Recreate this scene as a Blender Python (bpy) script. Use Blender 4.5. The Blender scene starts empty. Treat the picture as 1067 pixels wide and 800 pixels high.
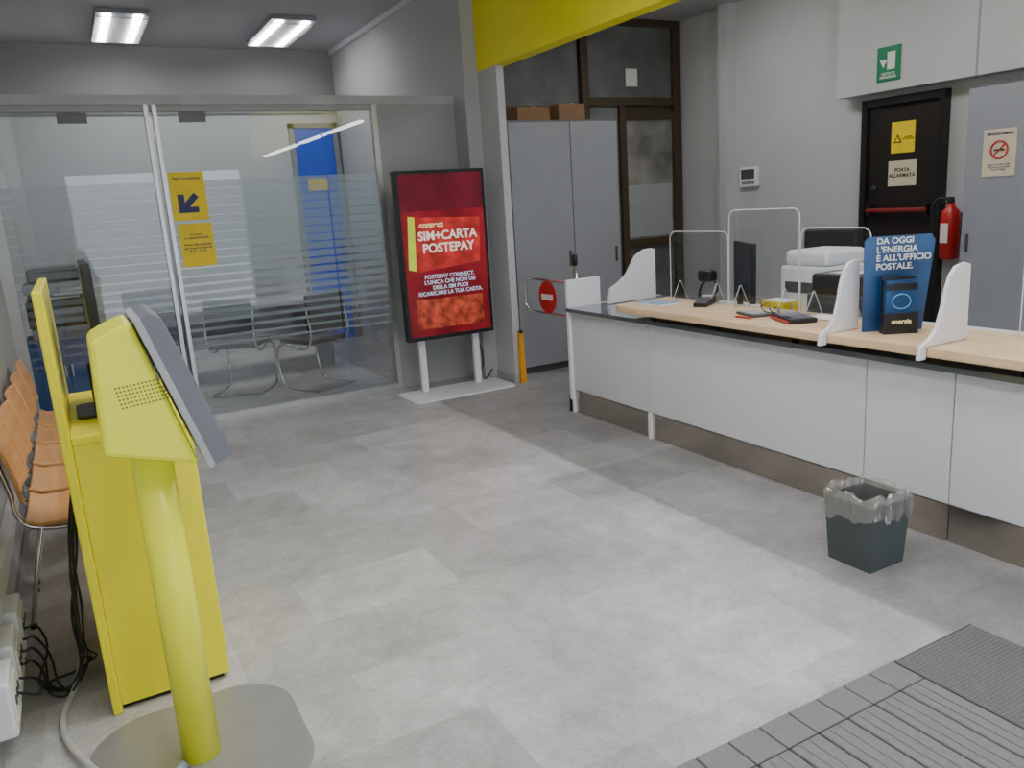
import bpy, bmesh, math, random
from mathutils import Matrix, Vector, Euler
from mathutils import noise as mnoise
random.seed(4)
sc = bpy.context.scene
COL = sc.collection
R = math.radians

# ---------------------------------------------------------------- materials
def newmat(name):
    m = bpy.data.materials.new(name); m.use_nodes = True
    return m, m.node_tree.nodes, m.node_tree.links
def mat(name, col, rough=0.5, metal=0.0, noise=0.06, nscale=8.0, bump=0.0, emis=0.0, spec=0.5, coat=0.0):
    m, n, l = newmat(name)
    b = n['Principled BSDF']
    b.inputs['Roughness'].default_value = rough
    b.inputs['Metallic'].default_value = metal
    b.inputs['Specular IOR Level'].default_value = spec
    b.inputs['Coat Weight'].default_value = coat
    tc = n.new('ShaderNodeTexCoord'); nz = n.new('ShaderNodeTexNoise')
    nz.inputs['Scale'].default_value = nscale; nz.inputs['Detail'].default_value = 4
    l.new(tc.outputs['Object'], nz.inputs['Vector'])
    r = n.new('ShaderNodeValToRGB')
    c = Vector(col[:3])
    lo = c*(1-noise); hi = c*(1+noise)
    r.color_ramp.elements[0].position = .3; r.color_ramp.elements[1].position = .7
    r.color_ramp.elements[0].color = (*lo, 1); r.color_ramp.elements[1].color = (*[min(1, x) for x in hi], 1)
    l.new(nz.outputs['Fac'], r.inputs['Fac'])
    l.new(r.outputs['Color'], b.inputs['Base Color'])
    if emis > 0:
        l.new(r.outputs['Color'], b.inputs['Emission Color'])
        b.inputs['Emission Strength'].default_value = emis
    if bump > 0:
        bp = n.new('ShaderNodeBump'); bp.inputs['Strength'].default_value = bump; bp.inputs['Distance'].default_value = .01
        n2 = n.new('ShaderNodeTexNoise'); n2.inputs['Scale'].default_value = nscale*12
        l.new(tc.outputs['Object'], n2.inputs['Vector'])
        l.new(n2.outputs['Fac'], bp.inputs['Height']); l.new(bp.outputs['Normal'], b.inputs['Normal'])
    return m
def glassmat(name, tint=(.9, .93, .93), base=.04, rough=.01):
    m, n, l = newmat(name)
    n.remove(n['Principled BSDF'])
    out = n['Material Output']
    t = n.new('ShaderNodeBsdfTransparent'); t.inputs[0].default_value = (*tint, 1)
    g = n.new('ShaderNodeBsdfGlossy'); g.inputs['Roughness'].default_value = rough
    f = n.new('ShaderNodeLayerWeight'); f.inputs['Blend'].default_value = .5
    pw = n.new('ShaderNodeMath'); pw.operation = 'POWER'; pw.inputs[1].default_value = 5
    ma = n.new('ShaderNodeMath'); ma.operation = 'MULTIPLY_ADD'; ma.inputs[1].default_value = 1-base; ma.inputs[2].default_value = base
    mx = n.new('ShaderNodeMixShader')
    l.new(f.outputs['Facing'], pw.inputs[0]); l.new(pw.outputs[0], ma.inputs[0])
    l.new(ma.outputs[0], mx.inputs[0]); l.new(t.outputs[0], mx.inputs[1]); l.new(g.outputs[0], mx.inputs[2])
    l.new(mx.outputs[0], out.inputs[0])
    return m
def frostmat(name, col, fac, gloss=0.0):
    m, n, l = newmat(name)
    n.remove(n['Principled BSDF'])
    out = n['Material Output']
    t = n.new('ShaderNodeBsdfTransparent')
    d = n.new('ShaderNodeBsdfDiffuse'); d.inputs[0].default_value = (*col, 1)
    tl = n.new('ShaderNodeBsdfTranslucent'); tl.inputs[0].default_value = (*col, 1)
    a = n.new('ShaderNodeMixShader'); a.inputs[0].default_value = .5
    l.new(d.outputs[0], a.inputs[1]); l.new(tl.outputs[0], a.inputs[2])
    nz = n.new('ShaderNodeTexNoise'); nz.inputs['Scale'].default_value = 30
    mr = n.new('ShaderNodeMapRange'); mr.inputs['To Min'].default_value = fac-.06; mr.inputs['To Max'].default_value = fac+.06
    l.new(nz.outputs['Fac'], mr.inputs['Value'])
    mx = n.new('ShaderNodeMixShader'); l.new(mr.outputs[0], mx.inputs[0])
    l.new(t.outputs[0], mx.inputs[1]); l.new(a.outputs[0], mx.inputs[2])
    last = mx
    if gloss:
        gl = n.new('ShaderNodeBsdfGlossy'); gl.inputs['Roughness'].default_value = .15
        m2 = n.new('ShaderNodeMixShader'); m2.inputs[0].default_value = gloss
        l.new(mx.outputs[0], m2.inputs[1]); l.new(gl.outputs[0], m2.inputs[2]); last = m2
    l.new(last.outputs[0], out.inputs[0])
    return m
def emat(name, col, s):
    m, n, l = newmat(name)
    n.remove(n['Principled BSDF'])
    e = n.new('ShaderNodeEmission'); e.inputs[0].default_value = (*col, 1); e.inputs[1].default_value = s
    l.new(e.outputs[0], n['Material Output'].inputs[0])
    return m
def woodmat(name, c1, c2, axis_scale=(20, 1.5, 20), rough=.4):
    m, n, l = newmat(name)
    b = n['Principled BSDF']; b.inputs['Roughness'].default_value = rough
    tc = n.new('ShaderNodeTexCoord'); mp = n.new('ShaderNodeMapping'); mp.inputs['Scale'].default_value = axis_scale
    nz = n.new('ShaderNodeTexNoise'); nz.inputs['Scale'].default_value = 1.5; nz.inputs['Detail'].default_value = 6
    r = n.new('ShaderNodeValToRGB'); r.color_ramp.elements[0].position = .3; r.color_ramp.elements[1].position = .7
    r.color_ramp.elements[0].color = (*c1, 1); r.color_ramp.elements[1].color = (*c2, 1)
    l.new(tc.outputs['Object'], mp.inputs[0]); l.new(mp.outputs[0], nz.inputs['Vector'])
    l.new(nz.outputs['Fac'], r.inputs[0]); l.new(r.outputs[0], b.inputs['Base Color'])
    return m
def floormat():
    m, n, l = newmat('vinyl_tile_floor')
    b = n['Principled BSDF']
    tc = n.new('ShaderNodeTexCoord')
    br = n.new('ShaderNodeTexBrick')
    br.inputs['Scale'].default_value = 1; br.inputs['Brick Width'].default_value = .66; br.inputs['Row Height'].default_value = .44
    br.inputs['Mortar Size'].default_value = .0014; br.inputs['Mortar Smooth'].default_value = .4
    br.inputs['Color1'].default_value = (.40, .394, .395, 1); br.inputs['Color2'].default_value = (.58, .57, .572, 1)
    br.inputs['Mortar'].default_value = (.40, .395, .395, 1); br.offset = .5
    l.new(tc.outputs['Object'], br.inputs['Vector'])
    n0 = n.new('ShaderNodeTexNoise'); n0.inputs['Scale'].default_value = 1.8; n0.inputs['Detail'].default_value = 5
    n1 = n.new('ShaderNodeTexNoise'); n1.inputs['Scale'].default_value = 6; n1.inputs['Detail'].default_value = 12; n1.inputs['Roughness'].default_value = .78; n1.inputs['Distortion'].default_value = .4
    n2 = n.new('ShaderNodeTexNoise'); n2.inputs['Scale'].default_value = 55; n2.inputs['Detail'].default_value = 6; n2.inputs['Roughness'].default_value = .7
    cur = None
    for x, lo, hi in ((n0, .82, 1.13), (n1, .72, 1.24), (n2, .84, 1.13)):
        l.new(tc.outputs['Object'], x.inputs['Vector'])
        mr = n.new('ShaderNodeMapRange'); mr.inputs['From Min'].default_value = .3; mr.inputs['From Max'].default_value = .7
        mr.inputs['To Min'].default_value = lo; mr.inputs['To Max'].default_value = hi
        l.new(x.outputs['Fac'], mr.inputs['Value'])
        if cur is None: cur = mr.outputs[0]
        else:
            a = n.new('ShaderNodeMath'); a.operation = 'MULTIPLY'; l.new(cur, a.inputs[0]); l.new(mr.outputs[0], a.inputs[1]); cur = a.outputs[0]
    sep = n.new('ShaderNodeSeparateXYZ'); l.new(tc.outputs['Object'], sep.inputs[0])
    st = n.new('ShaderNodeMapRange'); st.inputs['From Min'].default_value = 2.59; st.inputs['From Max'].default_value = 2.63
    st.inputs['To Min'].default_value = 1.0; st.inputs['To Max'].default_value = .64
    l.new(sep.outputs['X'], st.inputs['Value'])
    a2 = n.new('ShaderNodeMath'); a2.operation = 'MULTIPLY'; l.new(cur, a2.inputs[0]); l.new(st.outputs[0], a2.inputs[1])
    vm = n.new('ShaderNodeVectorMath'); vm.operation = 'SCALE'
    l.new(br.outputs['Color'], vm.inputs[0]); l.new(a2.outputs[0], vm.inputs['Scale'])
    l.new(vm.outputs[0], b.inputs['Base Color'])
    mr3 = n.new('ShaderNodeMapRange'); mr3.inputs['To Min'].default_value = .26; mr3.inputs['To Max'].default_value = .46
    l.new(n1.outputs['Fac'], mr3.inputs['Value']); l.new(mr3.outputs[0], b.inputs['Roughness'])
    return m

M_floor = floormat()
M_wall = mat('painted_wall', (.53, .533, .545), .8, noise=.02, nscale=2, bump=.05)
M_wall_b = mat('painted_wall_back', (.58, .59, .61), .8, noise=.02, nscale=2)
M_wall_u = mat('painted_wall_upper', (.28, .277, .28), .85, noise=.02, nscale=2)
M_wall_s = mat('painted_wall_side', (.42, .42, .43), .8, noise=.02, nscale=2)
M_ceil = mat('ceiling_paint', (.47, .47, .475), .9, noise=.02, nscale=2)
M_yel = mat('yellow_lacquer', (.95, .86, .012), .3, noise=.02)
M_ykiosk = mat('lime_yellow_lacquer', (.94, .95, .04), .3, noise=.02)
M_ybeam = mat('yellow_beam_paint', (.86, .78, .02), .6, noise=.03)
M_white = mat('white_laminate', (.80, .81, .85), .35, noise=.02, nscale=3)
M_panel = mat('counter_front_laminate', (.70, .71, .75), .28, noise=.02, nscale=3)
M_gray = mat('gray_metal_paint', (.28, .29, .32), .42, noise=.03)
M_gray2 = mat('gray_metal_paint_dark', (.13, .135, .15), .45, noise=.03)
M_part = mat('partition_panel_gray', (.34, .35, .365), .5, noise=.02)
M_alu = mat('aluminium', (.55, .56, .57), .35, .8, noise=.03)
M_chrome = mat('chrome', (.7, .7, .7), .12, 1.0, noise=.02)
M_steel = mat('brushed_steel_plinth', (.48, .43, .38), .18, .9, noise=.15, nscale=2)
M_black = mat('black_plastic', (.012, .012, .014), .4)
M_dgray = mat('dark_gray_plastic', (.07, .075, .08), .45)
M_mgray = mat('mid_gray_plastic', (.17, .175, .21), .5)
M_lgray = mat('light_gray_plastic', (.42, .43, .46), .45)
M_bluef = mat('blue_gray_fabric', (.02, .035, .08), .8)
M_bluecab = mat('blue_cabinet_paint', (.03, .10, .30), .5)
M_bin = mat('bin_gray_green', (.062, .078, .084), .5)
M_rubber = mat('mat_gray_rubber', (.185, .19, .20), .55, noise=.08, nscale=40)
M_rubberg = mat('mat_gray_rubber_gap', (.075, .078, .082), .7, noise=.08, nscale=40)
M_rubber2 = mat('mat_gray_rubber_dark', (.13, .133, .14), .8, noise=.15, nscale=150)
M_rubber3 = mat('mat_gray_rubber_stud', (.19, .195, .205), .7, noise=.1, nscale=100)
M_wood = woodmat('birch_counter_top', (.68, .47, .27), (.82, .61, .39))
M_beech = woodmat('beech_plywood', (.80, .38, .12), (.92, .52, .22))
M_box = mat('cardboard', (.22, .12, .06), .8)
M_bronze = mat('bronze_frame', (.085, .06, .035), .4, .3)
M_red = mat('red_paint', (.55, .02, .02), .3)
M_redbar = mat('red_push_bar', (.24, .02, .02), .4)
M_green = mat('green_sign', (.01, .22, .1), .4)
M_blue = mat('blue_door_paint', (.015, .11, .75), .4)
M_bluesign = mat('blue_poster', (.008, .065, .20), .35, noise=.35, nscale=5)
M_navy = mat('navy_ink', (.01, .015, .12), .5)
M_postyel = mat('yellow_paper', (.95, .70, .01), .6)
M_orange = mat('orange_plastic', (.85, .40, .02), .5)
M_paper = mat('white_paper', (.8, .8, .78), .6)
M_beige = mat('beige_paper', (.70, .62, .46), .6)
M_doorblk = mat('dark_door_brown', (.016, .012, .011), .45)
M_glass = glassmat('clear_glass', (.95, .97, .97), .06)
M_acryl = glassmat('clear_acrylic', (.955, .97, .975), .045)
M_rim = frostmat('acrylic_edge', (.88, .91, .93), .8)
M_frost = frostmat('frosted_film', (.56, .69, .75), .48)
M_frost2 = frostmat('frosted_film_light', (.56, .66, .70), .26)
M_gtop = mat('gray_glass_top', (.10, .115, .13), .08, noise=.02, coat=.5)
M_screen = mat('screen_red', (.24, .010, .018), .25, noise=.6, nscale=2.5, emis=.28)
M_scrtop = mat('screen_maroon', (.13, .008, .02), .25, noise=.5, nscale=2, emis=.3)
M_scr2 = mat('screen_pinkred', (.50, .035, .03), .25, noise=.45, nscale=8, emis=.35)
M_lime = mat('screen_lime', (.6, .7, .05), .3, noise=.1, emis=.45)
M_tw = emat('screen_text_white', (1, .90, .80), .9)
M_tb = emat('screen_text_blue', (.62, .78, 1), .8)
M_ty = emat('screen_text_yellow', (1, .9, .45), .9)
M_lcd = mat('lcd_dark', (.03, .04, .05), .1)
M_lamp = emat('fluorescent_tube', (1, .99, .98), 54)
M_lamp_c = emat('fluorescent_tube_clerk', (1, .99, .98), 42)
M_lamp2 = emat('fluorescent_tube_office', (1, .99, .98), 32)
M_lamp3 = emat('linear_lamp_tube', (1, .99, .98), 15)

# ---------------------------------------------------------------- helpers
class G:
    def __init__(s, name, xf=None):
        s.e = bpy.data.objects.new(name, None); s.e.empty_display_size = .1
        COL.objects.link(s.e); s.ch = []; s.xf = xf or Matrix()
    def add(s, o, local=None):
        o.matrix_world = s.xf @ (local or Matrix())
        s.ch.append(o); return o
GROUPS = []
def group(name, xf=None):
    g = G(name, xf); GROUPS.append(g); return g
def link(me_or_cu, name, g, m, local=None, smooth=False):
    o = bpy.data.objects.new(name, me_or_cu); COL.objects.link(o)
    if m: me_or_cu.materials.append(m)
    if smooth and hasattr(me_or_cu, 'polygons'):
        for p in me_or_cu.polygons: p.use_smooth = True
    if g: g.add(o, local)
    return o
def box(g, name, x, y, z, m, bevel=0, seg=2):
    me = bpy.data.meshes.new(name); bm = bmesh.new()
    bmesh.ops.create_cube(bm, size=1)
    for v in bm.verts:
        v.co = Vector(((x[0]+x[1])/2+v.co.x*(x[1]-x[0]), (y[0]+y[1])/2+v.co.y*(y[1]-y[0]), (z[0]+z[1])/2+v.co.z*(z[1]-z[0])))
    if bevel: bmesh.ops.bevel(bm, geom=bm.edges[:], offset=bevel, segments=seg, affect='EDGES', profile=.5)
    bm.to_mesh(me); bm.free()
    return link(me, name, g, m)
def prism(g, name, pts, plane, a, b, m, bevel=0):
    me = bpy.data.meshes.new(name); bm = bmesh.new()
    def P(p, t):
        return {'XZ': (p[0], t, p[1]), 'YZ': (t, p[0], p[1]), 'XY': (p[0], p[1], t)}[plane]
    va = [bm.verts.new(P(p, a)) for p in pts]; vb = [bm.verts.new(P(p, b)) for p in pts]
    bm.faces.new(va); bm.faces.new(vb[::-1]); k = len(pts)
    for i in range(k): bm.faces.new((va[i], vb[i], vb[(i+1) % k], va[(i+1) % k]))
    bmesh.ops.recalc_face_normals(bm, faces=bm.faces[:])
    if bevel: bmesh.ops.bevel(bm, geom=bm.edges[:], offset=bevel, segments=2, affect='EDGES', profile=.5)
    bm.to_mesh(me); bm.free()
    return link(me, name, g, m)
def cyl(g, name, p0, p1, r, m, r2=None, seg=28):
    p0 = Vector(p0); p1 = Vector(p1); d = p1-p0
    me = bpy.data.meshes.new(name); bm = bmesh.new()
    bmesh.ops.create_cone(bm, cap_ends=True, segments=seg, radius1=r, radius2=r if r2 is None else r2, depth=d.length)
    q = d.to_track_quat('Z', 'Y').to_matrix().to_4x4()
    bm.transform(Matrix.Translation((p0+p1)/2) @ q)
    for f in bm.faces: f.smooth = len(f.verts) == 4
    bm.to_mesh(me); bm.free()
    return link(me, name, g, m)
def lathe(g, name, c, prof, m, seg=32):
    me = bpy.data.meshes.new(name); bm = bmesh.new()
    rings = []
    for r, z in prof:
        rings.append([bm.verts.new((c[0]+r*math.cos(2*math.pi*i/seg), c[1]+r*math.sin(2*math.pi*i/seg), c[2]+z)) for i in range(seg)])
    for a, b in zip(rings, rings[1:]):
        for i in range(seg): bm.faces.new((a[i], a[(i+1) % seg], b[(i+1) % seg], b[i]))
    bm.faces.new(rings[0][::-1]); bm.faces.new(rings[-1])
    bm.to_mesh(me); bm.free()
    return link(me, name, g, m, smooth=True)
def tube(g, name, pts, r, m, cyclic=False, smooth=True):
    cu = bpy.data.curves.new(name, 'CURVE'); cu.dimensions = '3D'; cu.bevel_depth = r; cu.bevel_resolution = 3; cu.use_fill_caps = True
    if smooth:
        sp = cu.splines.new('BEZIER'); sp.bezier_points.add(len(pts)-1)
        for bp, p in zip(sp.bezier_points, pts):
            bp.co = p; bp.handle_left_type = bp.handle_right_type = 'AUTO'
    else:
        sp = cu.splines.new('POLY'); sp.points.add(len(pts)-1)
        for q, p in zip(sp.points, pts): q.co = (*p, 1)
    sp.use_cyclic_u = cyclic
    return link(cu, name, g, m)
def text(g, name, body, loc, size, face, m, bold=0.0, align='CENTER', line=1.0):
    cu = bpy.data.curves.new(name, 'FONT'); cu.body = body; cu.size = size; cu.align_x = align; cu.align_y = 'CENTER'
    cu.offset = bold; cu.space_line = line; cu.extrude = .0006
    rot = {'-Y': (R(90), 0, 0), '-X': (R(90), 0, R(-90)), '+X': (R(90), 0, R(90))}[face]
    L = Matrix.Translation(loc) @ Euler(rot).to_matrix().to_4x4()
    return link(cu, name, g, m, local=L)
def rrect(a0, a1, b0, b1, r, n=6, corners=(1, 1, 1, 1)):
    pts = []
    for k, (cx, cy, s) in enumerate(((a0+r, b0+r, 180), (a1-r, b0+r, 270), (a1-r, b1-r, 0), (a0+r, b1-r, 90))):
        if corners[k]:
            for i in range(n+1):
                t = R(s+90*i/n); pts.append((cx+r*math.cos(t), cy+r*math.sin(t)))
        else:
            pts.append(((a0, a1, a1, a0)[k], (b0, b0, b1, b1)[k]))
    return pts

CZ = 3.65
# ---------------------------------------------------------------- room shell
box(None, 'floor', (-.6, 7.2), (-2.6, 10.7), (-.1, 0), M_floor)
box(None, 'ceiling', (-.6, 7.2), (-2.6, 10.7), (CZ, CZ+.1), M_ceil)
box(None, 'wall_left', (-.6, -.45), (-2.6, 10.7), (0, CZ), M_wall)
box(None, 'wall_right', (7.0, 7.15), (-2.6, 8.35), (0, CZ), M_wall)
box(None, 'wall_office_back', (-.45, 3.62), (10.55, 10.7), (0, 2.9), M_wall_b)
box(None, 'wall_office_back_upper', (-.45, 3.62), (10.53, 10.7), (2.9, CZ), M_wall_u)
box(None, 'wall_office_side', (3.34, 3.62), (6.78, 10.53), (0, CZ), M_wall_s)
box(None, 'wall_column', (3.48, 3.55), (6.43, 6.78), (0, CZ), M_wall)
box(None, 'wall_clerk_back', (3.62, 7.0), (8.2, 8.35), (0, CZ), M_wall)
box(None, 'wall_front_left', (-.45, .2), (-2.6, -2.45), (0, CZ), M_wall)
box(None, 'wall_front_right', (3.2, 7.0), (-2.6, -2.45), (0, CZ), M_wall)
box(None, 'wall_front_header', (.2, 3.2), (-2.6, -2.45), (2.6, CZ), M_wall)
box(None, 'beam_yellow', (3.475, 3.60), (-2.45, 6.777), (2.80, CZ), M_ybeam)
box(None, 'wall_pilaster', (6.86, 7.0), (7.2, 7.34), (0, CZ), M_wall)
box(None, 'wall_bulkhead', (6.82, 7.0), (-2.4, 5.66), (2.42, CZ), M_wall)
box(None, 'trim_cornice', (3.30, 3.34), (6.80, 10.5), (CZ-.06, CZ), M_wall)
box(None, 'trim_bulkhead_joint', (6.815, 6.82), (4.26, 4.275), (2.42, CZ), M_gray)
box(None, 'baseboard_column', (3.468, 3.48), (6.42, 6.78), (0, .08), M_lgray)
box(None, 'baseboard_column_end', (3.48, 3.55), (6.418, 6.43), (0, .08), M_lgray)
box(None, 'baseboard_left', (-.45, -.437), (-2, 7.0), (0, .08), M_gray)

# ---------------------------------------------------------------- ceiling lights
def lamp(x, y, m, L=1.3, W=.5, along='Y'):
    g = group('ceiling_light', Matrix.Translation((x, y, 0)) @ (Matrix() if along == 'Y' else Matrix.Rotation(R(90), 4, 'Z')))
    box(g, 'housing', (-W/2, W/2), (-L/2, L/2), (CZ-.045, CZ-.002), M_gray)
    for s in (-1, 1):
        box(g, 'tube', (s*W*.30-.04, s*W*.30+.04), (-L/2+.04, L/2-.04), (CZ-.06, CZ-.047), m, .004)
    for i in range(13):
        yy = -L/2+.08+i*(L-.16)/12
        box(g, 'louvre', (-W/2, W/2), (yy-.002, yy+.002), (CZ-.075, CZ-.061), M_alu)
lamp(.83, 9.45, M_lamp2, W=.46); lamp(2.43, 9.4, M_lamp2, W=.46)
for x, y in ((.9, .5), (2.1, .5), (.9, 2.8), (2.1, 2.8)): lamp(x, y, M_lamp)
for x, y in ((5.2, 1.4), (5.2, 4.0), (5.4, 6.3)): lamp(x, y, M_lamp_c)
# linear lamps fixed to the underside of the yellow beam
for a, b in ((-1.7, .7), (.9, 2.3), (2.45, 3.93)):
    g = group('linear_lamp')
    box(g, 'channel', (3.49, 3.585), (a, b), (2.780, 2.7995), M_lgray, .003)
    box(g, 'tube', (3.50, 3.575), (a+.02, b-.02), (2.752, 2.780), M_lamp3, .008)

# ---------------------------------------------------------------- glass partition
g = group('glass_partition')
PY = 7.06; PH = 2.63; PX = 3.338
box(g, 'head_rail', (-.45, PX), (PY-.04, PY+.04), (PH-.07, PH), M_lgray)
box(g, 'sub_rail', (-.45, 2.54), (PY-.02, PY+.02), (PH-.12, PH-.07), M_part)
box(g, 'sill', (-.45, 2.54), (PY-.03, PY+.03), (0, .05), M_alu)
for i, (a, b) in enumerate(((-.45, -.37), (.70, .73), (.76, .79), (2.54, 2.585))):
    box(g, 'mullion_%d' % i, (a, b), (PY-.035, PY+.035), (.0, PH-.07), M_alu)
box(g, 'solid_panel', (2.585, PX), (PY-.03, PY+.03), (0, PH-.07), M_part)
box(g, 'glass_pane_1', (-.37, .70), (PY-.004, PY+.004), (.05, PH-.12), M_glass)
box(g, 'glass_pane_2', (.79, 2.08), (PY-.004, PY+.004), (.05, PH-.12), M_glass)
box(g, 'glass_pane_3', (2.09, 2.54), (PY-.004, PY+.004), (.05, PH-.12), M_glass)
for x in (.95, .1):
    box(g, 'patch_fitting', (x, x+.2), (PY-.02, PY+.02), (PH-.2, PH-.125), M_gray2)
n = 20; z = 1.98
for i in range(n):
    f = i/(n-1); hh = .066-.048*max(0, f-.3)/.7
    for a, b, mm in ((-.37, .70, M_frost2), (.79, 2.08, M_frost), (2.09, 2.54, M_frost)):
        me = bpy.data.meshes.new('frosted_stripe')
        me.from_pydata([(a, PY-.006, z-hh), (b, PY-.006, z-hh), (b, PY-.006, z), (a, PY-.006, z)], [], [(0, 1, 2, 3)])
        link(me, 'frosted_stripe', g, mm)
    z -= .070

g = group('arrow_poster')
y0 = PY-.012
box(g, 'paper', (.80, 1.07), (y0, y0+.004), (1.67, 2.05), M_postyel)
text(g, 'lettering', 'Sala Consulenza', (.935, y0-.001, 2.0), .032, '-Y', M_navy, .0006)
A = [(.85, 1.73), (1.0, 1.73), (1.0, 1.775), (.935, 1.775), (1.01, 1.85), (.975, 1.885), (.90, 1.81), (.90, 1.875), (.85, 1.875)]
prism(g, 'arrow', A, 'XZ', y0-.002, y0-.0005, M_navy)
g = group('notice_poster')
box(g, 'paper', (.82, 1.08), (y0, y0+.004), (1.30, 1.645), M_postyel)
text(g, 'lettering', 'Si riceve\nsu appuntamento\n\nAvviso alla clientela\ndal lunedi al venerdi\n8.20 - 13.35', (.95, y0-.001, 1.49), .027, '-Y', M_navy, .0004)

# ---------------------------------------------------------------- office behind the glass
g = group('door_3')
box(g, 'leaf', (2.74, 3.24), (10.49, 10.54), (0, 2.72), M_blue, .004)
box(g, 'frame_l', (2.68, 2.74), (10.48, 10.548), (0, 2.78), M_gray)
box(g, 'frame_t', (2.68, 3.30), (10.48, 10.548), (2.72, 2.78), M_gray)
box(g, 'frame_r', (3.24, 3.30), (10.48, 10.548), (0, 2.78), M_gray)
box(g, 'sign', (2.85, 3.1), (10.482, 10.49), (1.95, 2.1), M_postyel)
cyl(g, 'knob', (2.80, 10.49, 1.05), (2.80, 10.43, 1.05), .02, M_chrome)

def office_chair(loc, rot, s=1.0, fab=None):
    fab = fab or M_black
    g = group('office_chair', Matrix.Translation(loc) @ Matrix.Rotation(R(rot), 4, 'Z'))
    for i in range(5):
        a = R(72*i); c, sn = math.cos(a), math.sin(a)
        prism(g, 'base_arm_%d' % i, [(0, .07), (.0, .11), (.28, .08), (.28, .055)], 'XZ', -.02, .02, M_black).matrix_world = g.xf @ Matrix.Rotation(a, 4, 'Z')
        cyl(g, 'castor_%d' % i, (.27*c-.02*sn, .27*sn+.02*c, .03), (.27*c+.02*sn, .27*sn-.02*c, .03), .03, M_dgray)
    cyl(g, 'gas_lift', (0, 0, .1), (0, 0, .44), .025, M_dgray)
    box(g, 'seat', (-.24, .24), (-.23, .25), (.44, .52), fab, .03, 3)
    box(g, 'backrest', (-.22, .22), (.25, .31), (.6, 1.12*s), fab, .03, 3)
    box(g, 'back_stem', (-.03, .03), (.24, .30), (.42, .62), M_dgray, .005)
    for s in (-1, 1):
        tube(g, 'armrest', [(s*.25, .18, .47), (s*.29, .18, .55), (s*.29, .15, .7), (s*.29, -.12, .7)], .015, M_black)
def visitor_chair(loc, rot):
    g = group('visitor_chair', Matrix.Translation(loc) @ Matrix.Rotation(R(rot), 4, 'Z'))
    for s in (-1, 1):
        tube(g, 'sled_frame', [(s*.23, .22, .82), (s*.23, .2, .45), (s*.23, -.2, .44), (s*.24, -.25, .40), (s*.24, -.2, .03), (s*.24, -.15, .012), (s*.24, .26, .012)], .011, M_chrome)
    tube(g, 'cross_bar', [(-.24, .26, .012), (.24, .26, .012)], .011, M_chrome)
    box(g, 'seat', (-.23, .23), (-.24, .22), (.45, .50), M_black, .02, 3)
    box(g, 'backrest', (-.23, .23), (.19, .24), (.55, .93), M_black, .02, 3)
visitor_chair((1.98, 7.75, 0), 205); visitor_chair((1.35, 8.1, 0), 150)
office_chair((.46, 7.80, 0), 200, 1.0, M_bluef)
g = group('office_desk')
box(g, 'top', (.9, 2.5), (8.75, 9.55), (.72, .75), M_lgray, .004)
for x in (.93, 2.43): box(g, 'leg_panel', (x, x+.03), (8.8, 9.5), (0, .72), M_gray)
box(g, 'modesty_panel', (.96, 2.43), (9.15, 9.17), (.3, .72), M_gray)
# printer standing on a blue low cabinet behind the left glass
g = group('blue_low_cabinet')
box(g, 'body', (-.40, .14), (7.35, 7.95), (.04, .80), M_bluecab, .006)
box(g, 'plinth', (-.38, .12), (7.38, 7.92), (0, .04), M_black)
for s, (a, b) in enumerate(((-.395, -.135), (-.125, .135))): box(g, 'door_%d' % s, (a, b), (7.335, 7.35), (.07, .78), M_bluecab, .003)
for x in (-.16, -.11): box(g, 'handle', (x, x+.012), (7.322, 7.335), (.5, .6), M_alu, .002)
g = group('office_printer')
by = 7.42
box(g, 'paper_cassette', (-.34, .10), (by, by+.45), (.802, .90), M_mgray, .008)
box(g, 'engine', (-.35, .11), (by-.01, by+.46), (.90, 1.12), M_black, .015)
box(g, 'front_door', (-.28, .04), (by-.018, by-.01), (.93, 1.05), M_mgray, .004)
box(g, 'scanner', (-.35, .11), (by-.01, by+.46), (1.17, 1.25), M_lgray, .012)
box(g, 'scan_neck', (-.33, -.15), (by+.1, by+.46), (1.1, 1.18), M_black)
box(g, 'document_feeder', (-.31, .07), (by+.05, by+.42), (1.25, 1.37), M_dgray, .025)
box(g, 'feeder_tray', (-.22, .03), (by+.06, by+.30), (1.37, 1.39), M_lgray, .005)
box(g, 'paper', (-.2, .04), (by+.03, by+.25), (1.122, 1.135), M_paper)
box(g, 'control_panel', (-.1, .1), (by-.05, by-.01), (1.17, 1.22), M_lgray, .006)

# ---------------------------------------------------------------- digital signage
g = group('digital_signage_display')
SY = 6.57
prism(g, 'base_plate', rrect(2.42, 3.42, 6.3, 6.76, .06), 'XY', 0, .014, M_white)
for i, x in enumerate((2.66, 3.20)): box(g, 'leg_%d' % (i+1), (x-.03, x+.03), (6.63, 6.68), (.014, 1.5), M_white, .008)
box(g, 'display_body', (2.50, 3.345), (SY-.03, SY+.055), (.50, 1.96), M_black, .006)
fy = SY-.032
box(g, 'screen', (2.53, 3.315), (fy, fy+.004), (.535, 1.93), M_screen)
box(g, 'screen_header', (2.53, 3.315), (fy-.001, fy+.001), (1.62, 1.93), M_scrtop)
box(g, 'screen_figure', (2.60, 3.25), (fy-.001, fy+.001), (.60, .86), mat('screen_lower', (.42, .06, .03), .25, noise=.8, nscale=11, emis=.3))
prism(g, 'screen_card_back', [(2.56, 1.13), (2.67, 1.10), (2.72, 1.56), (2.59, 1.58)], 'XZ', fy-.003, fy-.001, M_lime)
prism(g, 'screen_card', [(2.63, 1.10), (3.25, 1.15), (3.27, 1.54), (2.65, 1.57)], 'XZ', fy-.005, fy-.003, M_scr2)
text(g, 'screen_logo', 'connect', (2.80, fy-.006, 1.50), .07, '-Y', M_ty, .002)
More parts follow.
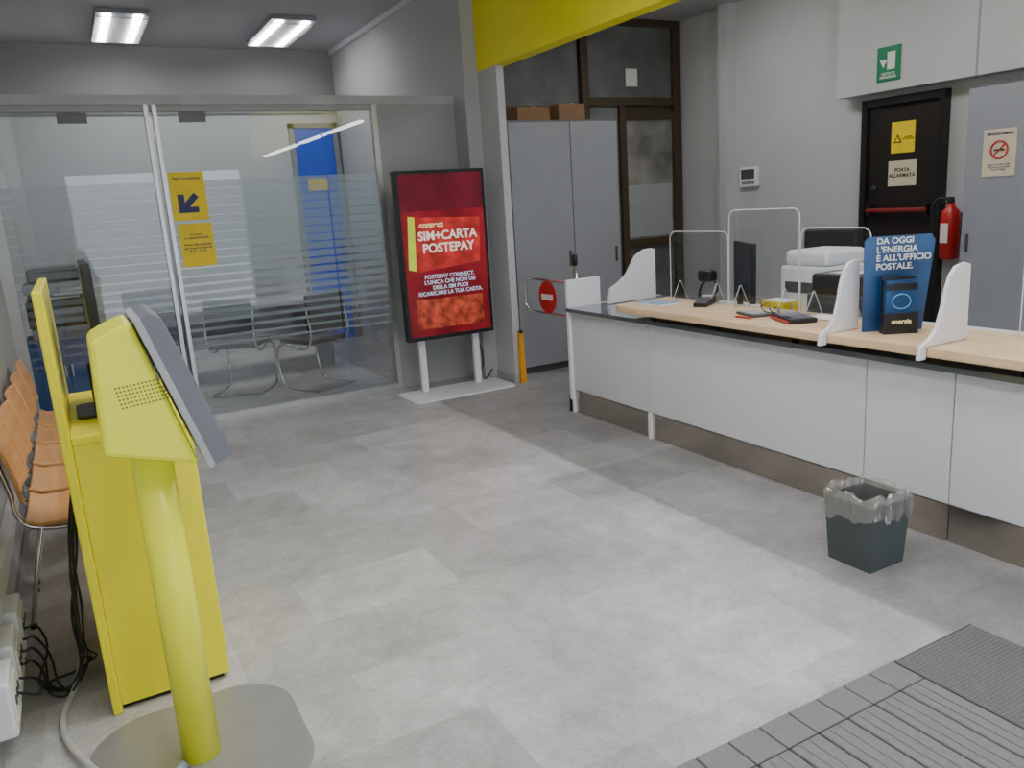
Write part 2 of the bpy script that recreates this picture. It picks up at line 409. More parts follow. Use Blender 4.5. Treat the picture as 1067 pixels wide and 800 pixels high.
text(g, 'screen_title', 'SIM+CARTA\nPOSTEPAY', (2.95, fy-.006, 1.35), .106, '-Y', M_tw, .003)
text(g, 'screen_body', 'POSTEPAY CONNECT,\nL\'UNICA CHE NON USI\nDELLA SIM PUOI\nRICARICARE LA TUA CARTA.', (2.94, fy-.006, .98), .048, '-Y', M_tb, .0012)
g = group('power_cable')
tube(g, 'cord', [(3.22, 6.7, .5), (3.3, 6.72, .2), (3.25, 6.72, .02), (3.33, 6.74, .022), (3.4, 6.74, .1)], .006, M_black)

g = group('wet_floor_sign')
for nme, a, b in (('board_front', 6.375, 6.387), ('board_rear', 6.40, 6.412)):
    prism(g, nme, [(3.51, .0), (3.57, 0), (3.555, .48), (3.52, .48)], 'XZ', a, b, M_orange)
box(g, 'hinge', (3.522, 3.552), (6.373, 6.414), (.465, .49), M_black)

# ---------------------------------------------------------------- tall cabinets
def cabinet(name, x, y, z, face, split, md=M_gray):
    g = group(name)
    box(g, 'carcass', x, y, (.06, z), M_gray2)
    box(g, 'plinth', (x[0]+.02, x[1]-.02), (y[0]+.02, y[1]-.02), (0, .06), M_dgray)
    if face == '-Y':
        seq = [x[0]]+split+[x[1]]
        for i in range(len(seq)-1):
            box(g, 'door_leaf_%d' % i, (seq[i]+.004, seq[i+1]-.004), (y[0]-.02, y[0]-.001), (.07, z-.02), md, .003)
            box(g, 'handle_%d' % i, (seq[i+1]-.07, seq[i+1]-.05), (y[0]-.035, y[0]-.02), (1.0, 1.15), M_dgray, .003)
    else:
        seq = [y[0]]+split+[y[1]]
        for i in range(len(seq)-1):
            box(g, 'door_leaf_%d' % i, (x[0]-.02, x[0]-.001), (seq[i]+.004, seq[i+1]-.004), (.07, z-.02), md, .003)
            box(g, 'handle_%d' % i, (x[0]-.035, x[0]-.02), (seq[i+1]-.07, seq[i+1]-.05), (1.0, 1.15), M_dgray, .003)
cabinet('storage_cabinet', (3.68, 4.9), (6.67, 7.1), 2.37, '-Y', [4.35])
cabinet('storage_cabinet', (6.55, 6.98), (2.3, 4.14), 2.31, '-X', [3.31], mat('cabinet_light_gray', (.31, .325, .37), .4, noise=.02))
for i, (x, w, h) in enumerate(((3.85, .35, .18), (4.3, .3, .22))):
    g = group('cardboard_box')
    box(g, 'carton', (x, x+w), (6.75, 7.02), (2.371, 2.371+h*.7), M_box, .003)
    box(g, 'tape', (x+w/2-.02, x+w/2+.02), (6.748, 7.022), (2.371+h*.7, 2.373+h*.7), M_beige)
g = group('no_smoking_notice')
dy = -.07
box(g, 'paper', (6.522, 6.528), (3.80+dy, 4.06+dy), (1.60, 1.96), M_beige)
text(g, 'heading', 'VIETATO FUMARE', (6.52, 3.93+dy, 1.92), .026, '-X', M_navy, .0006)
tube(g, 'ring', [(6.52, 3.93+dy+.065*math.cos(t*math.pi/8), 1.8+.065*math.sin(t*math.pi/8)) for t in range(16)], .007, M_red, True)
tube(g, 'slash', [(6.52, 3.93+dy-.045, 1.845), (6.52, 3.93+dy+.045, 1.755)], .006, M_red)
box(g, 'cigarette', (6.516, 6.521), (3.89+dy, 3.97+dy), (1.795, 1.807), M_black)
text(g, 'lines', 'Legge 11/11/1975 n. 584\nI trasgressori sono puniti\nai sensi di legge', (6.52, 3.93+dy, 1.67), .018, '-X', M_navy)

# ---------------------------------------------------------------- bronze glazed door behind
g = group('door_2')
Y = 8.2
for nme, x, z in (('jamb_left', (5.50, 5.60), (0, CZ)), ('jamb_mid', (6.03, 6.12), (0, 2.68)), ('jamb_right', (6.85, 6.97), (0, CZ)),
                  ('transom', (5.6, 6.85), (2.68, 2.77)), ('head', (5.6, 6.85), (CZ-.08, CZ)), ('door_rail_top', (6.12, 6.85), (2.52, 2.60)),
                  ('door_rail_mid', (6.12, 6.85), (1.0, 1.1)), ('door_rail_bottom', (6.12, 6.85), (0, .12))):
    box(g, nme, x, (Y-.09, Y-.005), z, M_bronze, .004)
M_pane = mat('obscured_glass', (.15, .155, .15), .12, noise=.3, nscale=2.5)
M_pane2 = mat('obscured_glass_light', (.24, .23, .21), .15, noise=.4, nscale=3)
box(g, 'pane_transom', (5.6, 6.85), (Y-.04, Y-.02), (2.77, CZ-.08), M_pane)
box(g, 'pane_side', (5.6, 6.03), (Y-.04, Y-.02), (.0, 2.68), M_pane)
box(g, 'pane_door_top', (6.12, 6.85), (Y-.04, Y-.02), (2.60, 2.68), M_bronze)
box(g, 'pane_door', (6.12, 6.85), (Y-.04, Y-.02), (1.1, 2.52), M_pane2)
box(g, 'pane_frosted', (6.14, 6.83), (Y-.045, Y-.04), (1.12, 1.75), mat('frosted_pane', (.36, .37, .38), .5, noise=.05))
box(g, 'pane_door_low', (6.12, 6.85), (Y-.04, Y-.02), (.12, 1.0), M_pane)
box(g, 'notice', (6.16, 6.33), (Y-.05, Y-.042), (2.90, 3.10), M_paper)
g = group('window_1')
box(g, 'frame_low', (3.64, 5.48), (Y-.07, Y-.005), (2.60, 2.68), M_bronze)
box(g, 'pane', (3.64, 5.48), (Y-.03, Y-.01), (2.68, CZ-.05), M_pane)
box(g, 'frame_top', (3.64, 5.48), (Y-.07, Y-.005), (CZ-.05, CZ), M_bronze)

# ---------------------------------------------------------------- emergency exit door
g = group('door_1')
X = 7.0
box(g, 'leaf', (X-.05, X-.004), (4.65, 5.38), (.0, 2.30), M_doorblk, .004)
for nme, y, z in (('frame_l', (5.38, 5.44), (0, 2.37)), ('frame_r', (4.59, 4.65), (0, 2.37)), ('frame_t', (4.65, 5.38), (2.30, 2.37))):
    box(g, nme, (X-.09, X-.004), y, z, M_black, .003)
box(g, 'push_bar', (X-.13, X-.09), (4.70, 5.34), (1.32, 1.36), M_redbar, .012)
for y in (4.70, 5.29): box(g, 'bar_bracket', (X-.12, X-.05), (y, y+.05), (1.29, 1.40), M_black, .008)
cyl(g, 'lock', (X-.05, 5.30, 1.55), (X-.065, 5.30, 1.55), .025, M_chrome)
g = group('hazard_notice')
box(g, 'paper', (X-.056, X-.051), (4.89, 5.13), (1.86, 2.14), M_postyel)
prism(g, 'triangle', [(5.02, 1.95), (5.105, 1.95), (5.062, 2.03)], 'YZ', X-.058, X-.056, M_black)
prism(g, 'triangle_in', [(5.038, 1.96), (5.087, 1.96), (5.062, 2.008)], 'YZ', X-.0585, X-.058, M_postyel)
text(g, 'text', 'ALLARME\nANTINCENDIO', (X-.058, 4.955, 1.99), .018, '-X', M_black)
g = group('door_notice')
box(g, 'paper', (X-.056, X-.051), (4.86, 5.15), (1.56, 1.79), M_beige)
text(g, 'text', 'PORTA\nALLARMATA', (X-.058, 5.005, 1.68), .048, '-X', M_black, .001)
g = group('exit_sign')
box(g, 'plate', (6.808, 6.82), (4.97, 5.21), (2.50, 2.80), M_green, .002)
box(g, 'doorway', (6.804, 6.809), (5.02, 5.10), (2.60, 2.75), M_paper)
prism(g, 'arrow', [(5.14, 2.62), (5.18, 2.69), (5.10, 2.69)], 'YZ', 6.804, 6.809, M_paper)
text(g, 'text', 'USCITA DI\nEMERGENZA', (6.806, 5.09, 2.55), .03, '-X', M_paper, .0006)
g = group('thermostat')
box(g, 'case', (6.95, 7.0), (6.84, 7.10), (1.64, 1.86), M_white, .01)
box(g, 'display', (6.945, 6.951), (6.87, 7.07), (1.73, 1.835), M_dgray)
for i in range(6): box(g, 'button_%d' % i, (6.944, 6.951), (6.87+i*.033, 6.89+i*.033), (1.67, 1.70), M_mgray)
g = group('fire_extinguisher')
c = (6.86, 4.45, .90)
lathe(g, 'cylinder', c, [(.06, .0), (.082, .015), (.082, .36), (.074, .42), (.035, .46), (.03, .49)], M_red)
cyl(g, 'valve', (c[0], c[1], 1.385), (c[0], c[1], 1.43), .028, M_black)
box(g, 'lever', (c[0]-.015, c[0]+.015), (c[1]-.02, c[1]+.12), (1.43, 1.445), M_black, .004)
box(g, 'lever_low', (c[0]-.015, c[0]+.015), (c[1]-.02, c[1]+.10), (1.39, 1.402), M_black, .004)
tube(g, 'hose', [(c[0], c[1]-.02, 1.41), (c[0]-.06, c[1]+.10, 1.42), (c[0]-.09, c[1]+.11, 1.2), (c[0]-.08, c[1]+.09, 1.0)], .009, M_black)
box(g, 'label', (c[0]-.085, c[0]-.078), (c[1]-.035, c[1]+.035), (1.05, 1.22), M_paper)
box(g, 'wall_bracket', (6.93, 6.998), (c[1]-.04, c[1]+.04), (1.1, 1.3), M_black)

# ---------------------------------------------------------------- service counter
g = group('service_counter')
Y0, Y1 = -.2, 5.2
box(g, 'carcass', (3.345, 3.72), (Y0, Y1), (.0, .80), M_panel)
seams = [Y0, .65, 1.35, 2.086, 2.535, 4.23, Y1]
for i in range(len(seams)-1):
    box(g, 'front_panel_%d' % i, (3.315, 3.343), (seams[i]+.003, seams[i+1]-.003), (.185, .80), M_panel, .002)
    box(g, 'plinth_%d' % i, (3.325, 3.344), (seams[i]+.002, seams[i+1]-.002), (.0, .175), M_steel)
for y in (4.23, Y1-.02): box(g, 'foot_strip', (3.305, 3.326), (y-.012, y+.012), (0, .185), M_white)
box(g, 'glass_top', (3.27, 3.75), (Y0, 4.5), (.802, .83), M_gtop, .002)
box(g, 'glass_top_end', (3.27, 4.2), (4.5, Y1-.03), (.802, .83), M_gtop, .002)
for y in [Y0+.2+i*.6 for i in range(8)]:
    cyl(g, 'spacer', (3.34, y, .83), (3.34, y, .872), .02, M_chrome)
pts = [(3.22, Y0), (3.74, Y0), (3.74, 4.53)]+[(3.34+.12*math.cos(R(a)), 4.41+.12*math.sin(R(a))) for a in (90, 110, 130, 150, 165, 180)]
prism(g, 'wood_top', pts, 'XY', .868, .912, M_wood, .006)
box(g, 'end_gable', (3.29, 3.60), (Y1-.03, Y1+.005), (.1, 1.04), M_white, .01)
box(g, 'end_gable_rear', (3.60, 4.2), (Y1-.03, Y1+.005), (.1, .832), M_white, .004)
cyl(g, 'end_foot', (3.33, Y1+.02, 0), (3.33, Y1+.02, .13), .03, M_black)
cyl(g, 'end_foot_b', (4.1, Y1-.01, 0), (4.1, Y1-.01, .1), .025, M_black)
box(g, 'clerk_desk_top', (3.76, 4.6), (Y0, 5.02), (.73, .76), M_white, .003)
for y in (Y0+.02, 2.3, 4.2, 4.97): box(g, 'clerk_desk_leg', (3.8, 4.5), (y, y+.03), (0, .73), M_gray)

def fin(y, dx=0.0, w=1.0):
    g = group('counter_divider')
    p = [(3.165, .86), (3.213, .86), (3.213, .914), (3.50, .914), (3.50, 1.25), (3.46, 1.262), (3.40, 1.25), (3.36, 1.21), (3.335, 1.15), (3.315, 1.07), (3.285, .99), (3.235, .945), (3.18, .92)]
    prism(g, 'panel', [((a-3.213)*(w if a > 3.22 else 1)+3.213+dx, b) for a, b in p], 'XZ', y-.010, y+.010, M_white, .003)
fin(2.70, 0, .80); fin(2.17); fin(.9)
g = group('counter_divider')
prism(g, 'panel', [(3.59, .834), (4.05, .834), (4.05, 1.215), (4.02, 1.225), (3.94, 1.22), (3.86, 1.18), (3.81, 1.11), (3.76, 1.04), (3.69, .99), (3.61, .95)], 'XZ', 5.05, 5.075, M_white, .003)

def shield(y0, y1, z1, x=3.66, z0=.913):
    g = group('acrylic_screen')
    pts = rrect(y0, y1, z0, z1, .05, corners=(0, 0, 1, 1))
    prism(g, 'sheet', pts, 'YZ', x-.003, x+.003, M_acryl)
    tube(g, 'polished_edge', [(x, a, max(b, z0+.004)) for a, b in pts], .0035, M_rim, True, False)
    for y in (y0+.1, y1-.1):
        f = [(x-.07, z0), (x+.07, z0), (x+.005, z0+.13), (x-.005, z0+.13)]
        prism(g, 'foot', f, 'XZ', y-.003, y+.003, M_acryl)
        tube(g, 'foot_edge', [(a, y, b+.003) for a, b in f], .0028, M_rim, True, False)
shield(3.84, 4.40, 1.38); shield(3.27, 3.83, 1.51); shield(2.80, 3.26, 1.40); shield(1.1, 2.02, 1.38)

def monitor(loc, rot, name='computer_monitor', w=.5, h=.31, zz=.12):
    g = group(name, Matrix.Translation(loc) @ Matrix.Rotation(R(rot), 4, 'Z'))
    prism(g, 'foot', rrect(-.12, .12, -.09, .09, .03), 'XY', 0, .012, M_black)
    box(g, 'stem', (-.025, .025), (.0, .03), (.012, zz+.12), M_black, .004)
    box(g, 'bezel', (-w/2, w/2), (-.03, 0), (zz, zz+h), M_black, .005)
    box(g, 'panel', (-w/2+.015, w/2-.015), (-.032, -.029), (zz+.015, zz+h-.015), M_lcd)
monitor((4.02, 4.08, .761), 62, w=.42, h=.40, zz=.12)
monitor((4.10, 1.75, .761), 75, w=.46, h=.34, zz=.14)
g = group('laser_printer')
box(g, 'body', (4.14, 4.56), (3.48, 3.86), (.762, 1.12), M_white, .02, 3)
box(g, 'lid', (4.16, 4.54), (3.50, 3.84), (1.12, 1.22), M_white, .03, 3)
box(g, 'slot', (4.135, 4.14), (3.53, 3.81), (.95, 1.02), M_dgray)
box(g, 'output_tray', (4.20, 4.5), (3.475, 3.48), (.98, 1.05), M_dgray)
g = group('receipt_printer')
box(g, 'body', (3.85, 4.12), (2.98, 3.38), (.762, 1.0), M_dgray, .01)
box(g, 'cover', (3.86, 4.11), (3.0, 3.36), (1.0, 1.12), M_black, .02)
box(g, 'paper', (3.9, 4.05), (3.08, 3.26), (1.12, 1.124), M_paper)
g = group('webcam')
cyl(g, 'foot', (3.9, 4.38, .761), (3.9, 4.38, .775), .05, M_black)
tube(g, 'neck', [(3.9, 4.38, .77), (3.91, 4.38, .95), (3.89, 4.30, 1.03)], .010, M_black)
box(g, 'head', (3.84, 3.93), (4.22, 4.34), (1.02, 1.10), M_black, .02)
tube(g, 'cable', [(3.89, 4.24, 1.04), (3.88, 4.17, .98), (3.87, 4.25, .90), (3.85, 4.35, .85), (3.84, 4.42, .77)], .007, M_black)
g = group('payment_terminal', Matrix.Translation((3.58, 3.97, .913)) @ Matrix.Rotation(R(-60), 4, 'Z'))
prism(g, 'body', [(-.10, 0), (.10, 0), (.10, .06), (-.10, .025)], 'YZ', -.045, .045, M_black, .004)
box(g, 'screen', (-.03, .03), (.02, .08), (.048, .058), M_lgray)
for nm, yy in (('computer_keyboard', 2.5), ('computer_keyboard', 1.3)):
    g = group(nm)
    box(g, 'case', (4.2, 4.36), (yy-.22, yy+.22), (.761, .778), M_black, .004)
    for i in range(5):
        box(g, 'key_row', (4.21+i*.029, 4.233+i*.029), (yy-.205, yy+.205), (.778, .784), M_dgray, .002)
g = group('paper_sheets')
for i in range(6):
    o = box(g, 'sheet', (-.105, .105), (-.148, .148), (0, .0008), M_paper)
    o.matrix_world = Matrix.Translation((3.60+random.uniform(-.015, .015), 3.08+random.uniform(-.02, .02)-.05, .9135+.0012*i)) @ Matrix.Rotation(R(random.uniform(-14, 14)), 4, 'Z') @ Matrix.Diagonal((.5, .5, 1, 1))
g = group('desk_wires')
for k in range(3):
    tube(g, 'wire_%d' % k, [(3.70, 3.5+.1*k, .918), (3.66+.02*k, 3.42+.1*k, .93+.02*k), (3.60, 3.36+.06*k, .918), (3.56, 3.28, .918)], .0035, M_black)
office_chair((5.15, 4.45, 0), -75, 1.14)
office_chair((5.15, 2.4, 0), -90)
g = group('card_reader', Matrix.Translation((3.46, 3.14, .913)) @ Matrix.Rotation(R(-25), 4, 'Z'))
box(g, 'body', (-.08, .08), (-.16, .10), (.0, .028), M_black, .008)
box(g, 'screen', (-.06, .06), (-.02, .08), (.028, .030), M_mgray)
box(g, 'red_trim', (-.085, -.08), (-.16, .1), (.006, .018), M_red)
for i in range(3):
    for j in range(4): box(g, 'key', (-.05+i*.037, -.022+i*.037), (-.15+j*.03, -.13+j*.03), (.028, .033), M_mgray)
g = group('signature_tablet', Matrix.Translation((3.46, 3.42, .913)) @ Matrix.Rotation(R(-15), 4, 'Z'))
box(g, 'body', (-.06, .06), (-.10, .10), (0, .016), M_dgray, .005); box(g, 'screen', (-.045, .045), (-.06, .08), (.016, .0175), M_lgray)
g = group('ballpoint_pen')
cyl(g, 'barrel', (3.34, 3.32, .918), (3.34, 3.44, .918), .005, M_red); cyl(g, 'tip', (3.34, 3.44, .918), (3.34, 3.455, .918), .004, M_chrome, .001)
g = group('leaflet_stack')
M_lb = mat('leaflet_blue', (.25, .4, .6), .4)
for i in range(4): box(g, 'leaflet', (3.36+.008*i, 3.52+.008*i), (4.15+.012*i, 4.42+.012*i), (.913+.002*i, .9148+.002*i), M_paper if i < 3 else M_lb)
g = group('form_pad')
box(g, 'pad', (3.85, 4.0), (3.55, 3.75), (.761, .93), M_postyel); box(g, 'sheet', (3.855, 3.995), (3.555, 3.745), (.93, .931), M_paper)

# promotional board and brochure holder, turned towards the hall
xf = Matrix.Translation((3.505, 2.52, .913)) @ Matrix.Rotation(R(-32), 4, 'Z')
g = group('promotional_board', xf)
prism(g, 'board', [(-.165, 0), (.12, 0), (.165, .43), (.145, .46), (-.145, .46), (-.165, .44)], 'XZ', 0, .008, M_bluesign)
prism(g, 'strut', [(0.01, 0), (.09, 0), (.01, .25)], 'YZ', -.01, .01, M_paper)
text(g, 'slogan', "DA OGGI\nL'ENERGIA\nÈ ALL'UFFICIO\nPOSTALE.", (-.11, -.002, .375), .041, '-Y', M_paper, .0008, 'LEFT')
g = group('brochure_holder', xf @ Matrix.Translation((-.02, -.10, 0)))
box(g, 'back', (-.08, .08), (.05, .056), (0, .27), M_black)
box(g, 'pocket_front', (-.08, .08), (0, .004), (0, .10), M_black)
for s in (-.08, .076): box(g, 'side', (s, s+.004), (0.004, .05), (0, .10), M_black)
box(g, 'brochures', (-.072, .072), (.01, .045), (.004, .255), M_bluesign)
box(g, 'band', (-.072, .072), (.006, .01), (.21, .24), M_black)
text(g, 'label', 'energia', (0, -.001, .06), .032, '-Y', M_ty, .0006)
tube(g, 'ring_print', [(.042*math.cos(t*math.pi/6), .008, .155+.035*math.sin(t*math.pi/6)) for t in range(12)], .003, mat('light_blue_ink', (.1, .4, .7)), True)

# ---------------------------------------------------------------- gate with no-entry sign
g = group('swing_gate')
cyl(g, 'post', (3.60, 5.52, 0), (3.60, 5.52, 1.12), .022, M_chrome)
cyl(g, 'post_foot', (3.60, 5.52, 0), (3.60, 5.52, .012), .06, M_chrome)
cyl(g, 'post_head', (3.60, 5.52, 1.12), (3.60, 5.52, 1.2), .024, M_black)
pts = rrect(5.58, 6.36, .68, .97, .08)
tube(g, 'loop', [(3.60, a, b) for a, b in pts], .014, M_chrome, True, False)
for z in (.72, .93): cyl(g, 'hinge', (3.60, 5.52, z), (3.60, 5.59, z), .018, M_chrome)
cyl(g, 'sign_disc', (3.59, 5.95, .825), (3.58, 5.95, .825), .14, M_red, seg=48)
box(g, 'sign_bar', (3.576, 3.581), (5.86, 6.04), (.80, .85), M_paper)

# ---------------------------------------------------------------- waste bin
g = group('waste_bin')
me = bpy.data.meshes.new('bin_body'); bm = bmesh.new()
cx, cy = 2.89, 2.185
ring = []
for hw, z in ((.108, 0), (.124, .30), (.119, .30), (.105, .01)):
    ring.append([bm.verts.new((cx+sx*hw, cy+sy*hw, z)) for sx, sy in ((-1, -1), (1, -1), (1, 1), (-1, 1))])
for a, b in zip(ring, ring[1:]):
    for i in range(4): bm.faces.new((a[i], a[(i+1) % 4], b[(i+1) % 4], b[i]))
bm.faces.new(ring[0][::-1]); bm.faces.new(ring[-1])
bm.to_mesh(me); bm.free(); link(me, 'bin_body', g, M_bin)
me = bpy.data.meshes.new('liner_bag'); bm = bmesh.new()
N = 260; prof = [(.095, .04), (.106, .14), (.110, .22), (.112, .28), (.113, .315), (.118, .335), (.127, .343), (.135, .330), (.138, .305), (.139, .28), (.141, .26), (.143, .235)]
rings = []
for k, (hw, z) in enumerate(prof):
    rr = []
    for i in range(N):
        t = 2*math.pi*i/N; c, s = math.cos(t), math.sin(t)
        q = (abs(c)**8+abs(s)**8)**(-1/8)
        nv = mnoise.noise(Vector((c*6, s*6, k*.5)))+.8*mnoise.noise(Vector((c*18, s*18, k*.8+5)))
        nz_ = mnoise.noise(Vector((c*4+9, s*4, k*.12)))
        amp = .005 if k < 4 else (.007 if k < 9 else .009)
        rad = hw+amp*nv
        if k >= 7: rad = max(rad, .1285)
        zz = z+nz_*(.024 if 4 <= k <= 8 else (.04 if k > 8 else .0))
        rr.append(bm.verts.new((cx+rad*q*c, cy+rad*q*s, zz)))
    rings.append(rr)
for a, b in zip(rings, rings[1:]):
    for i in range(N): bm.faces.new((a[i], a[(i+1) % N], b[(i+1) % N], b[i]))
bm.to_mesh(me); bm.free()
link(me, 'liner_bag', g, frostmat('liner_film', (.68, .66, .64), .28, .15), smooth=True)

# ---------------------------------------------------------------- floor mat / ramp
g = group('entrance_floor_mat')
box(g, 'base', (.8, 2.72), (.1, 1.6), (0, .008), M_rubberg)
box(g, 'dotted_field', (2.28, 2.71), (.1, 1.59), (.008, .014), M_rubber2, .002)
x = 2.27; i = 0
while x > .85:
    box(g, 'plank_%d' % i, (x-.124, x-.003), (.1, 1.47), (.008, .021), M_rubber, .007)
    for dx in (.040, .079):
        box(g, 'rib', (x-dx-.014, x-dx), (.1, 1.462), (.020, .0235), M_rubber, .0012)
    box(g, 'edge_block_%d' % i, (x-.125, x-.002), (1.474, 1.595), (.008, .018), M_rubber, .004)
    x -= .127; i += 1
me = bpy.data.meshes.new('studs'); bm = bmesh.new()
for a in range(28):
    for b in range(100):
        yy = 1.578-b*.0148
        if yy < .12: continue
        m4 = Matrix.Translation((2.292+a*.0151, yy, .0155))
        bmesh.ops.create_cone(bm, cap_ends=True, segments=6, radius1=.005, radius2=.0035, depth=.003, matrix=m4)
bm.to_mesh(me); bm.free(); link(me, 'studs', g, M_rubber3)

# ---------------------------------------------------------------- yellow touch kiosk
g = group('ticket_kiosk')
prism(g, 'base_plate', rrect(-.20, .44, 2.15, 2.80, .2, 12), 'XY', 0, .012, mat('base_plate_gray', (.33, .33, .33), .32, .3, noise=.04), .003)
cyl(g, 'column', (.12, 2.47, .012), (.12, 2.47, 1.03), .057, M_ykiosk, seg=40)
body = [(.0, 1.055), (.235, .985), (.12, 1.405), (.06, 1.385), (.012, 1.36)]
prism(g, 'head', body, 'XZ', 2.33, 2.62, M_ykiosk, .014)
slab = [(.262, .978), (.318, 1.002), (.322, 1.012), (.194, 1.408), (.170, 1.425), (.128, 1.412)]
prism(g, 'screen_bezel', slab, 'XZ', 2.31, 2.64, M_mgray, .004)
rim = [(.255, .975), (.272, .983), (.140, 1.418), (.122, 1.410)]
prism(g, 'bezel_rim', rim, 'XZ', 2.305, 2.645, M_lgray, .003)
d = Vector((.194-.322, 1.408-1.012)).normalized(); nrm = Vector((d.y, -d.x))
p0 = Vector((.322, 1.012))+d*.03; p1 = Vector((.194, 1.408))-d*.03
prism(g, 'touch_screen', [tuple(p0-nrm*.002), tuple(p0+nrm*.002), tuple(p1+nrm*.002), tuple(p1-nrm*.002)], 'XZ', 2.34, 2.61, M_lcd)
me = bpy.data.meshes.new('speaker_holes'); bm = bmesh.new()
for a in range(13):
    for b in range(6):
        bmesh.ops.create_cone(bm, cap_ends=True, segments=8, radius1=.0028, radius2=.0028, depth=.002,
            matrix=Matrix.Translation((.065+a*.0095-b*.002, 2.3292, 1.18+b*.011+a*.0008)) @ Matrix.Rotation(R(90), 4, 'X'))
bm.to_mesh(me); bm.free(); link(me, 'speaker_holes', g, mat('hole_dark', (.22, .20, .02)))
g = group('kiosk_cable')
tube(g, 'cord', [(-.02, 2.32, .022), (.02, 2.37, .025), (.035, 2.39, .028)], .008, M_mgray)
cyl(g, 'plug', (.03, 2.385, .027), (.062, 2.418, .030), .013, mat('plug_blue', (.3, .45, .55)))
tube(g, 'hose', [(-.05, 2.3, .026), (-.2, 2.6, .026), (-.27, 2.9, .015), (-.22, 3.2, .015), (-.18, 3.5, .1), (-.2, 3.7, .2)], .011, mat('cable_gray', (.5, .5, .48)))

# ---------------------------------------------------------------- yellow self-service desk
g = group('self_service_desk')
box(g, 'back_panel', (-.115, -.085), (2.87, 3.72), (0, 1.475), M_yel, .006)
box(g, 'cabinet', (-.085, .28), (2.89, 3.70), (.02, .97), M_yel, .004)
box(g, 'worktop', (-.085, .295), (2.88, 3.71), (.97, 1.0), M_yel, .006)
box(g, 'kick', (-.08, .26), (2.91, 3.68), (0, .02), M_black)
box(g, 'side_seam', (.20, .203), (2.887, 2.889), (.03, .96), M_ybeam)
monitor((.03, 3.25, 1.001), 90, w=.48, h=.48, zz=.06)
g = group('tablet_stand')
box(g, 'panel', (.07, .09), (2.92, 2.99), (1.02, 1.25), M_black, .004)
prism(g, 'foot', rrect(.03, .17, 2.90, 3.0, .02), 'XY', 1.001, 1.02, M_black)

# ---------------------------------------------------------------- waiting chairs
def wchair(y):
    g = group('waiting_chair', Matrix.Translation((0, y, 0)))
    def shell(name, prof, w, crown):
        me = bpy.data.meshes.new(name); bm = bmesh.new(); n = 10; rows = []
        for (x, z) in prof:
            rows.append([bm.verts.new((x+crown[0]*(abs(2*j/n-1)**2), w*(j/n-.5), z+crown[1]*(abs(2*j/n-1)**2))) for j in range(n+1)])
        for a, b in zip(rows, rows[1:]):
            for j in range(n): bm.faces.new((a[j], a[j+1], b[j+1], b[j]))
        bm.to_mesh(me); bm.free()
        o = link(me, name, g, M_beech, smooth=True)
        s = o.modifiers.new('s', 'SOLIDIFY'); s.thickness = .016; s.offset = 0
        b = o.modifiers.new('b', 'BEVEL'); b.width = .004; b.segments = 2
        return o
    shell('seat', [(-.33, .47), (-.29, .445), (-.2, .438), (-.08, .445), (.02, .45), (.06, .435), (.075, .41)], .44, (0, .012))
    shell('backrest', [(-.345, .56), (-.352, .62), (-.365, .70), (-.385, .78), (-.40, .84)], .43, (.02, 0))
    for s in (-1, 1):
        tube(g, 'frame', [(-.405, s*.15, .80), (-.37, s*.15, .6), (-.345, s*.15, .46), (-.28, s*.15, .42), (.03, s*.15, .42)], .011, M_chrome)
        tube(g, 'leg_front', [(.0, s*.15, .42), (.03, s*.19, .2), (.05, s*.2, .012)], .011, M_chrome)
        tube(g, 'leg_rear', [(-.28, s*.15, .42), (-.34, s*.19, .2), (-.38, s*.2, .012)], .011, M_chrome)
        cyl(g, 'glide_front', (.05, s*.2, 0), (.05, s*.2, .02), .014, M_black)
        cyl(g, 'glide_rear', (-.38, s*.2, 0), (-.38, s*.2, .02), .014, M_black)
for y in (3.98, 4.48, 4.98, 5.48, 5.98): wchair(y)

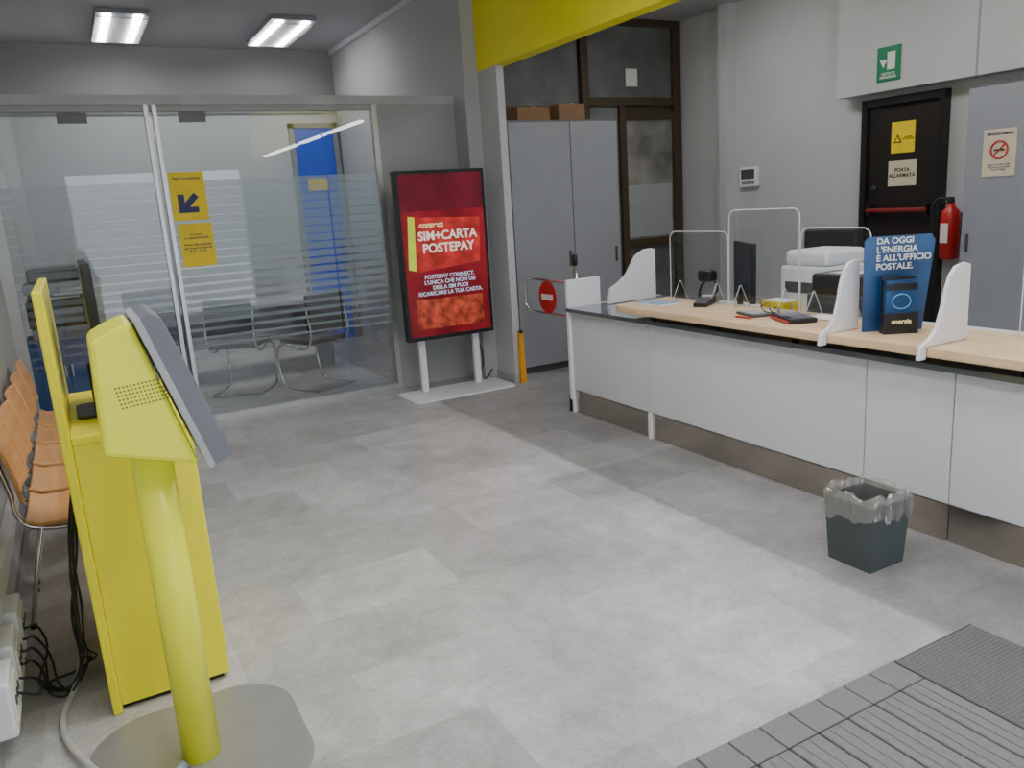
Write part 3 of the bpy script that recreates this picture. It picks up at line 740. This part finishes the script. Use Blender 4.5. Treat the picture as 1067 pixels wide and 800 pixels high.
# ---------------------------------------------------------------- wall trunking, sockets, cables
g = group('cable_trunking')
box(g, 'duct', (-.449, -.41), (1.6, 6.9), (.32, .40), M_white, .004)
box(g, 'duct_vertical', (-.449, -.42), (3.05, 3.11), (.40, 1.6), M_white, .004)
for i, y in enumerate((2.75, 3.02, 3.3)):
    g = group('power_socket_box')
    box(g, 'housing', (-.449, -.375), (y, y+.2), (.10, .29), M_white, .012)
    box(g, 'plate', (-.375, -.370), (y+.02, y+.18), (.14, .26), M_paper, .002)
    for k in range(3): cyl(g, 'outlet', (-.372, y+.05+k*.05, .205), (-.367, y+.05+k*.05, .205), .016, M_dgray)
g = group('desk_cables')
for k in range(6):
    r = lambda a: random.uniform(-a, a)
    tube(g, 'cord_%d' % k, [(-.125, 3.05+.08*k, .66+r(.05)), (-.16+r(.015), 3.1+.07*k, .50+r(.05)), (-.18+r(.02), 3.0+.08*k, .25+r(.08)), (-.22+r(.03), 3.15+r(.15), .02), (-.28+r(.03), 3.2+r(.15), .015), (-.33, 3.0+.1*k, .1), (-.366, 2.85+.1*k, .2)], .0045, M_black)

# ---------------------------------------------------------------- finish groups
bpy.context.view_layer.update()
for g in GROUPS:
    lo = Vector((1e9,)*3); hi = Vector((-1e9,)*3)
    for o in g.ch:
        for c in o.bound_box:
            w = o.matrix_world @ Vector(c)
            for i in range(3): lo[i] = min(lo[i], w[i]); hi[i] = max(hi[i], w[i])
    c = Vector(((lo.x+hi.x)/2, (lo.y+hi.y)/2, lo.z))
    g.e.location = c
    for o in g.ch:
        mw = o.matrix_world.copy()
        o.parent = g.e; o.matrix_parent_inverse = Matrix.Translation(-c)
        o.matrix_basis = mw

# ---------------------------------------------------------------- world + camera
w = bpy.data.worlds.new('daylight'); sc.world = w; w.use_nodes = True
w.node_tree.nodes['Background'].inputs[0].default_value = (.85, .93, 1, 1)
w.node_tree.nodes['Background'].inputs[1].default_value = 3.2
cam = bpy.data.cameras.new('camera'); co = bpy.data.objects.new('camera', cam); COL.objects.link(co)
cam.sensor_width = 36; cam.lens = 835/1067*36; cam.clip_start = .05
right = Vector((.8732, -.4831, -.0643)); up = Vector((.1622, .1638, .9731)); back = Vector((-.4595, -.8601, .2214))
m = Matrix((right, up, back)).transposed().to_4x4(); m.translation = (0, 0, 1.65)
co.matrix_world = m
sc.camera = co
